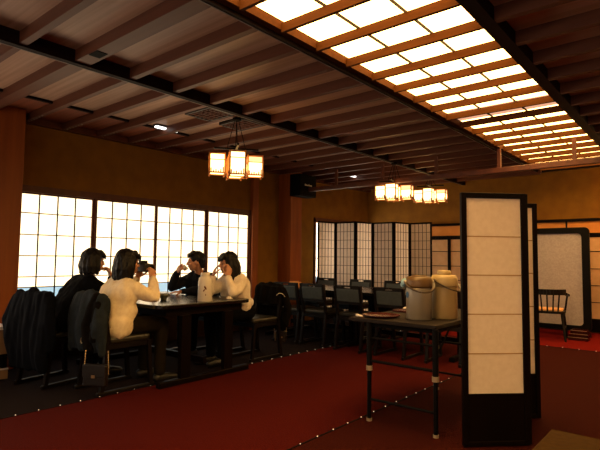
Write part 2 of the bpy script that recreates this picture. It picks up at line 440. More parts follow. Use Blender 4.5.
make_table('black dining table where the four people sit, holding a white jug', -5.46, 2.66, -3.87, 3.84)
make_table('black dining table carrying a peach card, by the lattice screen', -5.4, 5.62, -3.93, 6.8)
make_table('black dining table behind the hot water pots, beyond the folding table', -3.9, 5.62, -2.35, 6.8)

# ------------------------------------------------------------------ dining chairs (face +Y)
def make_chair(label, loc, rz, group=None):
    t = thing('dining_chair', label, 'chair', loc, rz, group)
    for s in (-1, 1):
        x = s * .195
        boxes('runner', [((x - .018, -.29, 0), (x + .018, .27, .035))], 'chair_wood', t, bevel=.008)
        bm = bmesh.new(); bar(bm, (x, .235, .03), (x, .2, .43), .034, .036, (0, 1, 0)); obj('leg', bm, 'chair_wood', t)
        bm = bmesh.new(); bar(bm, (x, -.25, .03), (x, -.2, .45), .034, .036, (0, 1, 0)); bar(bm, (x, -.2, .44), (x, -.265, .845), .034, .036, (0, 1, 0)); obj('leg', bm, 'chair_wood', t)
    boxes('seat_frame', [((-.2, -.215, .385), (.2, .215, .43))], 'chair_wood', t)
    bm = bmesh.new(); prism(bm, rrect(-.205, -.2, .205, .225, .04), .43, .485); obj('seat', bm, 'seat_pad', t, smooth=False, bevel=.018)
    def by(z): return -.2 - (z - .44) / .405 * .065
    bm = bmesh.new()
    bar(bm, (-.18, by(.825), .825), (-.055, by(.825), .825), .026, .045); bar(bm, (.055, by(.825), .825), (.18, by(.825), .825), .026, .045)
    bar(bm, (-.056, by(.84), .84), (.056, by(.84), .84), .026, .016); bar(bm, (-.056, by(.806), .806), (.056, by(.806), .806), .026, .01)
    obj('top_rail', bm, 'chair_wood', t)
    bm = bmesh.new(); bar(bm, (-.18, by(.618), .618), (.18, by(.618), .618), .026, .035); obj('back_rail', bm, 'chair_wood', t)
    bm = bmesh.new()
    bar(bm, (0, by(.635), .635), (0, by(.802), .802), .352, .036, (0, 1, 0))
    obj('back_pad', bm, 'pad', t, bevel=.01)
    return t
GC = 'dark wood dining chairs with slate back pads'
ch = make_chair('dark wood chair the cream-sweatered person sits on', (-4.25, 2.48, 0), 0, GC)
dup(ch, (-4.885, 2.225, 0), .2, 'dark wood chair the black-clothed long-haired person sits on', GC)
dup(ch, (-4.3, 4.32, 0), PI, 'dark wood chair the off-white-sweatered person sits on', GC)
dup(ch, (-4.96, 4.32, 0), PI, 'dark wood chair the man drinking from a cup sits on', GC)
for x, dy, rz, lb in ((-4.74, -.02, .05, 'slate-backed dining chair beside the hung coat, showing its back next to the peach card'),
                      (-4.26, 0, 0, 'slate-backed dining chair between the peach card and the lattice screen, showing its whole back'),
                      (-3.67, 0, 0, 'slate-backed dining chair seen just above the round tray, showing its whole back'),
                      (-3.06, 0, 0, 'slate-backed dining chair half hidden by the silver hot water pot'),
                      (-2.42, .05, .1, 'dining chair whose legs show below the folding table next to the paper screen')):
    dup(ch, (x, 5.64 + dy, 0), rz, lb, GC)
for x, lb in ((-5.3, 'dining chair across the far table, before the window end of the lattice screen'),
              (-4.57, 'dining chair across the far table, its slotted top rail before the middle lattice panels'),
              (-3.9, 'dining chair across the far table, its top showing beside the pale blue spout')):
    dup(ch, (x, 6.84, 0), PI, lb, GC)

# ------------------------------------------------------------------ lattice folding screen (six leaves, zigzag)
def lattice_screen():
    t = thing('folding_screen', 'six-leaf lattice shoji screen standing zigzag before the window corner', 'folding screen')
    p = V((-5.70, 7.36)); q = V((-4.04, 8.74)); n = 6
    d = (q - p).normalized(); nn = V((-d.y, d.x)); step = (q - p).length / n
    pts = [p + d * (step * i) + nn * (.30 if i % 2 else 0) for i in range(n + 1)]
    for i in range(n):
        a, b = pts[i], pts[i + 1]; w = (b - a).length - .012
        m = T((a.x, a.y, 0), math.atan2((b - a).y, (b - a).x))
        H = 1.9; s = .03
        bm = bmesh.new()
        for A, B in (((0, -.011, .02), (s, .011, H)), ((w - s, -.011, .02), (w, .011, H)), ((s, -.011, H - s), (w - s, .011, H)), ((s, -.011, .06), (w - s, .011, .1))):
            box(bm, A, B, m)
        lf = obj('leaf', bm, 'dark_wood', t)
        bm = bmesh.new(); box(bm, (s, .002, .1), (w - s, .004, H - s), m); obj('paper', bm, 'screen_paper', lf)
        bm = bmesh.new()
        for k in range(1, 5):
            x = s + (w - 2 * s) * k / 5; box(bm, (x - .0033, -.005, .1), (x + .0033, .002, H - s), m)
        for k in range(1, 11):
            z = .1 + (H - s - .1) * k / 11; box(bm, (s, -.004, z - .0033), (w - s, .002, z + .0033), m)
        obj('lattice', bm, 'dark_wood', lf)
lattice_screen()

# ------------------------------------------------------------------ plain paper folding screen near the camera
def paper_screen():
    t = thing('folding_screen', 'tall three-leaf folding screen with cream paper over dark bottom boards', 'folding screen')
    H = 1.645
    pts = [V((-1.272, 3.183)), V((-.952, 3.505)), V((-1.375, 3.83)), V((-1.048, 4.155))]
    for i in range(3):
        a, b = pts[i], pts[i + 1]
        w = (b - a).length - .006; m = T((a.x, a.y, 0), math.atan2((b - a).y, (b - a).x))
        s = .036; bm = bmesh.new()
        for A, B in (((0, -.016, .005), (s, .016, H)), ((w - s, -.016, .005), (w, .016, H)), ((s, -.016, H - s), (w - s, .016, H)), ((s, -.016, .005), (w - s, .016, .035))):
            box(bm, A, B, m)
        lf = obj('leaf', bm, 'dark_wood', t, bevel=.003)
        bm = bmesh.new(); box(bm, (s, -.010, .035), (w - s, .010, .335), m); obj('bottom_board', bm, 'dark_wood', lf)
        bm = bmesh.new(); box(bm, (s, -.004, .335), (w - s, .004, H - s), m); obj('paper', bm, 'paper', lf)
        for k in range(1, 5):
            z = .335 + (H - s - .335) * k / 5
            bm = bmesh.new(); box(bm, (s, -.0055, z - .004), (w - s, .0055, z + .004), m); obj('crossbar', bm, 'tan_bar', lf)
        if i < 2:
            bm = bmesh.new()
            for z in (.3, .8, 1.35): box(bm, (w - .02, .014, z - .025), (w + .004, .02, z + .025), m)
            obj('hinge', bm, 'black', lf)
paper_screen()

# ------------------------------------------------------------------ rounded standing panel behind, armchair, trays
def tsuitate():
    t = thing('standing_screen', 'pale speckled panel in a thick black round-cornered frame before the back wall', 'screen', (-2.18, 8.9, 0))
    hw = .70; z0, z1 = .10, 1.735
    out = rrect(-hw, z0, hw, z1, .07, 8); inn = rrect(-hw + .11, z0 + .08, hw - .11, z1 - .095, .06, 8)
    bm = bmesh.new(); n = len(out)
    R = [[bm.verts.new((x, y, z)) for x, z in ring] for ring, y in ((out, -.03), (inn, -.03), (inn, .03), (out, .03))]
    for a, b in zip(R, R[1:] + R[:1]):
        for k in range(n): bm.faces.new((a[k], a[(k + 1) % n], b[(k + 1) % n], b[k]))
    obj('frame', bm, 'black_gloss', t, bevel=.006)
    boxes('panel', [((-hw + .1, -.01, z0 + .07), (hw - .1, .01, z1 - .09))], 'tsui', t)
    for s in (-1, 1): boxes('foot', [((s * (hw - .09) - .05, -.2, 0), (s * (hw - .09) + .05, .2, .06)), ((s * (hw - .09) - .035, -.04, .06), (s * (hw - .09) + .035, .04, .12))], 'black_gloss', t, bevel=.01)
tsuitate()

def armchair():
    t = thing('wooden_armchair', 'dark wooden armchair with spindle back, before the pale speckled panel', 'armchair', (-1.98, 8.42, 0), .15)
    bm = bmesh.new(); prism(bm, rrect(-.23, -.22, .23, .23, .06), .40, .435); obj('seat', bm, 'chair_wood', t)
    bm = bmesh.new(); prism(bm, rrect(-.2, -.18, .2, .2, .05), .435, .465); obj('seat_cushion', bm, 'card', t, bevel=.01)
    arc = [V((.25 * math.sin(a), -.03 - .24 * math.cos(a), 0)) for a in [(-1.25 + 2.5 * k / 14) for k in range(15)]]
    bm = bmesh.new()
    for a, b in zip(arc, arc[1:]): bar(bm, a + V((0, 0, .725)), b + V((0, 0, .725)), .03, .085)
    obj('back_rail', bm, 'chair_wood', t)
    for k in (3, 5, 7, 9, 11):
        bm = bmesh.new(); tube(bm, [(arc[k].x * .85, arc[k].y * .85, .43), (arc[k].x, arc[k].y, .69)], .011); obj('spindle', bm, 'chair_wood', t)
    for s in (-1, 1):
        bm = bmesh.new(); bar(bm, (s * .24, -.1, .70), (s * .26, .17, .66), .05, .03); obj('armrest', bm, 'chair_wood', t)
        bm = bmesh.new(); tube(bm, [(s * .215, .16, .42), (s * .25, .15, .66)], .015); obj('arm_post', bm, 'chair_wood', t)
        bm = bmesh.new(); tube(bm, [(s * .19, .18, .41), (s * .23, .23, 0)], [.022, .016]); obj('leg', bm, 'chair_wood', t)
        bm = bmesh.new(); tube(bm, [(s * .19, -.17, .41), (s * .235, -.24, 0)], [.022, .016]); obj('leg', bm, 'chair_wood', t)
        bm = bmesh.new(); tube(bm, [(s * .215, .2, .18), (s * .215, -.2, .18)], .011); obj('stretcher', bm, 'chair_wood', t)
armchair()
for i, (w, lb) in enumerate(((.13, 'lowest of the three dark trays stacked on the red carpet'), (.125, 'middle one of the three dark trays stacked on the red carpet'), (.11, 'topmost of the three dark trays stacked on the red carpet'))):
    z = i * .052; bm = bmesh.new(); x, y = -1.60 + i * .006, 8.58
    box(bm, (x - w, y - .1, z), (x + w, y + .1, z + .012))
    for A, B in (((x - w, y - .1, z), (x + w, y - .088, z + .05)), ((x - w, y + .088, z), (x + w, y + .1, z + .05)), ((x - w, y - .1, z), (x - w + .012, y + .1, z + .05)), ((x + w - .012, y - .1, z), (x + w, y + .1, z + .05))):
        box(bm, A, B)
    bm2 = bmesh.new(); box(bm2, (x - w - .003, y - .104, z + .042), (x + w + .003, y - .1, z + .05))
    o = obj('tray', bm, 'tray'); tag(o, lb, 'tray', 'trays stacked by the standing screen'); obj('rim', bm2, 'brass', o)

# ------------------------------------------------------------------ folding side table with pots
def folding_table():
    t = thing('folding_table', 'narrow brown folding table with taped pipe legs, carrying the hot water pots', 'table')
    x0, x1, y0, y1 = -2.17, -1.46, 3.2, 4.46
    boxes('table_top', [((x0, y0, .722), (x1, y1, .75))], 'table_brown', t, bevel=.004)
    boxes('edge_rail', [((x0 + .12, y0 + .03, .69), (x1 - .02, y0 + .05, .722)), ((x0 + .12, y0 + .05, .69), (x0 + .14, y1 - .03, .722)), ((x1 - .04, y0 + .05, .69), (x1 - .02, y1 - .03, .722))], 'black', t)
    for y in (3.225, 4.40):
        for x in (-2.0, -1.475):
            bm = bmesh.new(); tube(bm, [(x, y, .38), (x, y, .72)], .021, 12); tube(bm, [(x, y, .02), (x, y, .4)], .016, 12)
            lg = obj('leg', bm, 'black_gloss', t, smooth=False)
            bm = bmesh.new(); tube(bm, [(x, y, .37), (x, y, .405)], .024, 12); obj('tape_band', bm, 'tape', lg)
            bm = bmesh.new(); tube(bm, [(x, y, 0), (x, y, .02)], .02, 12); obj('foot_cap', bm, 'tape', lg)
        for z, r in ((.61, .009), (.44, .011), (.16, .010)):
            bm = bmesh.new(); tube(bm, [(-2.0, y, z), (-1.475, y, z)], r, 8); obj('crossbar', bm, 'black_gloss', t)
        for x, s in ((-2.0, 1), (-1.475, 1)):
            bm = bmesh.new(); tube(bm, [(x + .012, y + (.2 if y < 4 else -.2), .70), (x, y, .52)], .007, 8); obj('brace', bm, 'black', t)
folding_table()

def pot(label, loc, body, cap, spout, rz, knob):
    t = thing('hot_water_pot', label, 'vacuum pot', loc, rz); t.scale = (1, 1, 1.15 if knob else 1.11)
    bm = bmesh.new(); lathe(bm, [(0, 0), (.093, 0), (.096, .006), (.096, .20), (.094, .215), (0, .215)]); obj('body', bm, body, t, smooth=True, bevel=0)
    bm = bmesh.new(); lathe(bm, [(0, .213), (.097, .213), (.1, .222), (.1, .262), (.09, .285), (.05, .29), (0, .29)])
    obj('lid', bm, cap, t, smooth=True)
    bm = bmesh.new()
    if knob: lathe(bm, [(0, .288), (.05, .288), (.052, .296), (.052, .312), (.045, .318), (0, .318)])
    else: lathe(bm, [(0, .288), (.058, .288), (.055, .297), (0, .298)])
    obj('pump_button', bm, cap, t, smooth=True)
    bm = bmesh.new(); capsule(bm, (.05, -.03, .25), (.1, -.06, .25), .028, .022); capsule(bm, (.1, -.06, .25), (.108, -.066, .226), .02, .017)
    obj('spout', bm, spout, t, smooth=True)
    bm = bmesh.new()
    hd = [(.106 * math.cos(a), .135 * math.sin(a), .25 - .065 * math.sin(a)) for a in [PI * k / 16 for k in range(17)]]
    for a, b in zip(hd, hd[1:]): bar(bm, a, b, .02, .008)
    obj('carry_handle', bm, 'handle_brown', t)
    for s in (-1, 1):
        bm = bmesh.new(); tube(bm, [(s * .094, 0, .25), (s * .114, 0, .25)], .012, 12); obj('handle_pivot', bm, 'metal', t)
    if not knob:
        bm = bmesh.new(); lathe(bm, [(0, 0), (.022, 0), (.02, .002), (0, .002)], 20, M4.Rotation(.18, 4, 'Z') @ M4.Translation((.0955, 0, .165)) @ M4.Rotation(PI / 2, 4, 'Y')); obj('sticker', bm, 'blue_sticker', t)
    bm = bmesh.new()
    for k in range(3): box(bm, (-.0985, -.03 + k * .016, .03 + .004 * (k % 2)), (-.0945, -.022 + k * .016, .042), M4.Rotation(1.1, 4, 'Z'))
    obj('print_mark', bm, 'black', t)
# spouts point along the direction of image left, handles hang towards the camera
pot('silver hot water pot with bronze lid and pale blue spout, on folding table', (-1.715, 3.47, .75), 'pot_silver', 'pot_gold', 'blue', PI + .75, False)
pot('cream hot water pot with raised round knob, on folding table beside the screen', (-1.60, 3.665, .75), 'pot_cream', 'pot_cream2', 'pot_cream2', PI + 1.3, True)
bm = bmesh.new(); lathe(bm, [(0, .0), (.12, 0), (.142, .016), (.146, .016), (.125, -.0 + .004), (0, .005)], 40, T((-1.99, 3.385, .752)))
tag(obj('round_tray', bm, 'tray', smooth=True), 'round red-brown lacquer tray on the front corner of the folding table', 'tray')
bm = bmesh.new(); capsule(bm, (-2.135, 3.26, .763), (-2.10, 3.24, .763), .011, .009); capsule(bm, (-2.10, 3.24, .763), (-2.07, 3.235, .76), .009, .007)
tag(remeshed('rolled_napkin', bm, 'white_paper', voxel=.003), 'small rolled white napkin at the corner of folding table beside the round tray', 'napkin')
boxes_t = boxes('serving_board', [((-2.12, 3.78, .75), (-1.82, 4.1, .765))], 'tray', bevel=.004)
tag(boxes_t, 'flat dark board behind the silver pot, under a white napkin', 'board')
bm = bmesh.new(); ell(bm, (-2.03, 3.9, .776), (.05, .03, .012), sub=2); ell(bm, (-2.0, 3.92, .785), (.03, .03, .012), sub=2)
tag(remeshed('crumpled_napkin', bm, 'white_paper', voxel=.005, wob=.006, wscale=40), 'crumpled white napkin on the dark board beside the silver pot', 'napkin')

# ------------------------------------------------------------------ corner table next to the camera, low shelf at the window end
t = thing('corner_table', 'khaki-topped table whose corner juts in below the paper screen', 'table')
boxes('table_top', [((-.371, .72, .69), (.52, 1.578, .72))], 'khaki', t, bevel=.004)
boxes('apron', [((-.33, .76, .62), (.48, .78, .69)), ((-.33, 1.52, .62), (.48, 1.54, .69)), ((-.33, .78, .62), (-.31, 1.52, .69)), ((.46, .78, .62), (.48, 1.52, .69))], 'dark_wood', t)
for x in (-.32, .47):
    for y in (.77, 1.53): boxes('leg', [((x - .025, y - .025, 0), (x + .025, y + .025, .62))], 'dark_wood', t)

t = thing('low_cabinet', 'low beige cabinet with white top at foot of the brown column', 'cabinet')
boxes('body', [((-5.66, 1.15, .24), (-5.3, 1.945, .475)), ((-5.66, 1.15, 0), (-5.3, 1.945, .1)), ((-5.66, 1.15, .1), (-5.62, 1.945, .24))], 'beige', t)
boxes('top', [((-5.67, 1.13, .475), (-5.285, 1.955, .505))], 'white_top', t, bevel=.004)
boxes('divider', [((-5.62, 1.9, .1), (-5.32, 1.94, .24))], 'black', t)
boxes('edge_strip', [((-5.3, 1.15, .09), (-5.292, 1.945, .105))], 'white_top', t)

# ------------------------------------------------------------------ speaker and ceiling fittings
t = thing('mounted_loudspeaker', 'black box loudspeaker mounted high on the brown column', 'loudspeaker', (-5.575, 6.77, 2.285))
boxes('cabinet', [((-.12, -.24, 0), (.1, .24, .385))], 'black', t, bevel=.01)
boxes('grille', [((.1, -.225, .015), (.112, .225, .37))], 'black_gloss', t)
bm = bmesh.new()
for k in range(6): box(bm, (.112, -.1 + k * .034, .185), (.116, -.1 + k * .034 + .024, .185 + (.03 if k in (0, 3) else .022)))
obj('badge', bm, 'white_paper', t)

def vent(label, x, y, sx, sy):
    t = thing('ceiling_vent', label, 'vent', (x, y, 2.695), 0, 'ceiling vents beyond the beam')
    boxes('frame', [((-sx, -sy, 0), (sx, -sy + .02, .03)), ((-sx, sy - .02, 0), (sx, sy, .03)), ((-sx, -sy, 0), (-sx + .02, sy, .03)), ((sx - .02, -sy, 0), (sx, sy, .03))], 'vent', t)
    boxes('backing', [((-sx, -sy, .025), (sx, sy, .035))], 'black', t)
    bm = bmesh.new()
    for k in range(1, 6): box(bm, (-sx, -sy + 2 * sy * k / 6 - .004, .002), (sx, -sy + 2 * sy * k / 6 + .004, .022))
    for k in range(1, 5): box(bm, (-sx + 2 * sx * k / 5 - .004, -sy, .002), (-sx + 2 * sx * k / 5 + .004, sy, .022))
    obj('slat', bm, 'rafter_wood', t)
vent('square grid vent in ceiling beside the lantern cord, nearer the entrance end', -4.03, 3.32, .2, .17)
vent('square grid vent in ceiling directly behind the cords of the near lantern lamp', -4.06, 3.82, .2, .17)
def tube_light(label, x, y0, y1):
    t = thing('strip_light', label, 'ceiling light', (x, (y0 + y1) / 2, 2.75), 0, 'short strip lights'); h = (y1 - y0) / 2
    boxes('housing', [((-.04, -h, .02), (.04, h, .07))], 'vent', t); boxes('tube', [((-.022, -h + .01, 0), (.022, h - .01, .02))], 'tube_light', t)
tube_light('short lit white strip light among the rafters above the seated people', -5.1, 3.37, 3.70)
tube_light('short lit white strip light among the far rafters above the lattice screen', -5.2, 7.57, 7.9)

t = thing('ceiling_spotlight', 'small pale round fitting on the ceiling past the luminous trough', 'ceiling light', (-.62, 5.55, 2.70))
bm = bmesh.new(); lathe(bm, [(0, 0), (.05, 0), (.058, .01), (.058, .05), (0, .05)], 24); obj('housing', bm, 'rafter_wood', t, smooth=False)
bm = bmesh.new(); lathe(bm, [(0, -.004), (.036, -.004), (.036, .0), (0, 0)], 24); obj('lens', bm, 'white_top', t)

# ------------------------------------------------------------------ lantern lamps
def lantern_lamp(label, c, top, rz, shade='lantern_paper'):
    t = thing('pendant_lamp', label, 'hanging lamp', (c[0], c[1], c[2]), rz, 'clusters of lit paper lantern boxes')
    bm = bmesh.new(); lathe(bm, [(0, 0), (.05, 0), (.045, .025), (0, .03)], 16, M4.Translation((0, 0, top - .03 - c[2]))); obj('canopy', bm, 'black', t)
    bm = bmesh.new(); bar(bm, (-.24, 0, .17), (.24, 0, .17), .02, .02); bar(bm, (0, -.24, .17), (0, .24, .17), .02, .02); obj('crossbar', bm, 'dark_wood', t)
    for p in ((-.1, 0), (.1, 0), (0, .1), (0, -.1)):
        bm = bmesh.new(); tube(bm, [(p[0] * .2, p[1] * .2, top - c[2] - .03), (p[0], p[1], .17)], .004, 6); obj('cord', bm, 'black', t)
    for i, (x, y, h, dz) in enumerate(((-.2, 0, .215, .0), (.2, 0, .215, -.01), (0, -.15, .25, -.015), (0, .2, .215, .0))):
        a = .079; zb, zt = dz - h / 2, dz + h / 2
        bm = bmesh.new()
        for sx in (-1, 1):
            for sy in (-1, 1): box(bm, (x + sx * a - .008, y + sy * a - .008, zb - .022), (x + sx * a + .008, y + sy * a + .008, zt))
        for z in (zb + .004, zt - .01):
            for s in (-1, 1):
                box(bm, (x - a, y + s * a - .007, z - .007), (x + a, y + s * a + .007, z + .007)); box(bm, (x + s * a - .007, y - a, z - .007), (x + s * a + .007, y + a, z + .007))
        ln = obj('lantern', bm, 'lantern_wood', t)
        bm = bmesh.new(); box(bm, (x - a + .004, y - a + .004, zb + .008), (x + a - .004, y + a - .004, (zt - .07) if i == 1 else zt - .012)); obj('paper_shade', bm, shade, ln)
        if i == 1:
            bm = bmesh.new(); box(bm, (x - a + .004, y - a + .004, zt - .07), (x + a - .004, y + a - .004, zt - .012)); obj('upper_shade', bm, 'lantern_orange', ln)
        bm = bmesh.new()
        for s in (-1, 1):
            z = zt - .075
            box(bm, (x - a, y + s * a - .003, z - .004), (x + a, y + s * a + .003, z + .004)); box(bm, (x + s * a - .003, y - a, z - .004), (x + s * a + .003, y + a, z + .004))
            for k in range(6):
                q = -a + .016 + k * .025; hh = (.05, .028, .036, .024, .04, .062)[k]
                box(bm, (x + q - .006, y + s * a - .005, zb), (x + q + .006, y + s * a + .005, zb + hh)); box(bm, (x + s * a - .005, y + q - .006, zb), (x + s * a + .005, y + q + .006, zb + hh))
        obj('fence', bm, 'trim_wood', ln)
RZ = math.radians(52)
lantern_lamp('cluster of lit paper lantern boxes hanging over the seated people', (-3.895, 3.585, 2.19), 2.70, RZ)
lantern_lamp('cluster of lit paper lantern boxes hanging in front of the lattice screen', (-3.76, 6.78, 2.235), 2.70, math.radians(15))
lantern_lamp('cluster of lit paper lantern boxes hanging farthest back, near the paper screen', (-3.87, 8.30, 2.35), 2.70, math.radians(12))

lantern_lamp('added unseen lantern cluster lighting the far corner by the shoji doors', (-.25, 8.5, 2.22), 2.70, 0, 'lantern_fill')  # added out of frame, extra strong to brighten the back wall

# ------------------------------------------------------------------ table things
bm = bmesh.new(); lathe(bm, [(0, 0), (.07, 0), (.074, .008), (.07, .2), (.064, .235), (.045, .25), (.047, .256), (.047, .285), (.042, .29), (0, .29)], 32)
t = thing('thermal_jug', 'tall white jug with brown leaf print on the people\'s table', 'jug', (-3.965, 3.262, .75), 0)
obj('body', bm, 'ceramic', t, smooth=True)
bm = bmesh.new()
for (px, pz, a, s) in ((.006, .14, .5, .022), (-.006, .115, -.6, .016), (.01, .07, .1, .011)):
    ell(bm, (.0705 - abs(px) * .02, px, pz), (.003, s * .45, s), M4.Rotation(a, 3, 'X'), 2)
bmesh.ops.transform(bm, matrix=M4.Rotation(-.75, 4, 'Z'), verts=bm.verts)
obj('leaf_print', bm, 'decal', t, smooth=True)
bm = bmesh.new(); lathe(bm, [(0, 0), (.03, 0), (.032, .02), (.055, .035), (.062, .065), (.058, .065), (.05, .04), (0, .025)], 28, T((-4.38, 3.06, .75)))
tag(obj('tea_bowl', bm, 'bowl', smooth=True), 'small grey footed tea bowl standing on the people\'s table', 'bowl')
bm = bmesh.new(); ell(bm, (-3.99, 3.62, .758), (.05, .03, .008), sub=2); ell(bm, (-4.02, 3.63, .765), (.03, .025, .012), sub=2)
tag(remeshed('tissue', bm, 'white_paper', voxel=.004, wob=.006, wscale=40), 'crumpled white tissue on the table under the sweatered arm', 'tissue')
t = thing('table_card', 'peach paper card stand on the far table before the column', 'card', (-4.93, 5.80, .75), .7)
bm = bmesh.new()
bar(bm, (-.08, -.03, .045), (.06, -.03, .05), .006, .1); bar(bm, (.0, .03, .05), (.10, .03, .045), .006, .075)
bar(bm, (-.08, 0, .003), (.08, 0, .003), .08, .006)
obj('card', bm, 'card', t)

# ------------------------------------------------------------------ people
def hand(bm, wrist, d, n, thumb_side, curl=.5, k=1.0):
    """wrist point, finger direction d, palm-facing normal n, thumb_side = sign of the side axis (d x n)"""
    wrist, d, n = V(wrist), V(d).normalized(), V(n); n = (n - d * n.dot(d)).normalized(); s = d.cross(n) * thumb_side
    for i, off in enumerate((.027, .009, -.010, -.027)):
        kn = wrist + d * (.088 - abs(i - 1) * .005) * k + s * off * k
        chain(bm, [wrist + s * off * .55 * k + d * .008, kn], [.0135 * k, .0115 * k])
        L = (.072, .08, .074, .058)[i] * k; p = kn; dd = d.copy(); ax = d.cross(n)
        r = .0088 * k; pts = [p]; rs = [r]
        for j, fr in enumerate((.45, .31, .24)):
            dd = (M4.Rotation(curl * (1, 1.1, .8)[j], 3, ax) @ dd).normalized()
            p = p + dd * L * fr; pts.append(p); rs.append(r * (1 - .09 * (j + 1)))
        chain(bm, pts, rs)
    tb = wrist + d * .022 * k + s * .024 * k
    t1 = tb + (d * .6 + s * .75 + n * .3).normalized() * .042 * k
    t2 = t1 + (d * .85 + s * .25 + n * .45).normalized() * .032 * k
    t3 = t2 + (d * .9 + n * .45).normalized() * .024 * k
    chain(bm, [tb, t1, t2, t3], [.014 * k, .0115 * k, .0098 * k, .008 * k])

def frame_of(f, upv=(0, 0, 1)):
    f = V(f).normalized(); r = f.cross(V(upv)).normalized(); u = r.cross(f)
    return r, f, u

def head_parts(bm, c, f, upv=(0, 0, 1)):
    r, f, u = frame_of(f, upv); R = M4((r, f, u)).transposed()
    c = V(c); P = lambda a, b, z: c + r * a + f * b + u * z
    ell(bm, P(0, -.012, .022), (.076, .096, .1), R); ell(bm, P(0, .028, -.03), (.062, .066, .075), R)
    ell(bm, P(0, .045, -.078), (.038, .038, .03), R, 2); ell(bm, P(0, .07, .028), (.05, .022, .02), R, 2)
    capsule(bm, P(0, .088, .018), P(0, .108, -.022), .007, .0115); ell(bm, P(0, .092, -.028), (.017, .012, .009), R, 2)
    ell(bm, P(0, .082, -.052), (.024, .012, .012), R, 2)
    for s in (-1, 1):
        ell(bm, P(s * .077, -.005, -.005), (.009, .02, .03), R, 2); ell(bm, P(s * .04, .062, -.02), (.022, .02, .02), R, 2)
    return P, R

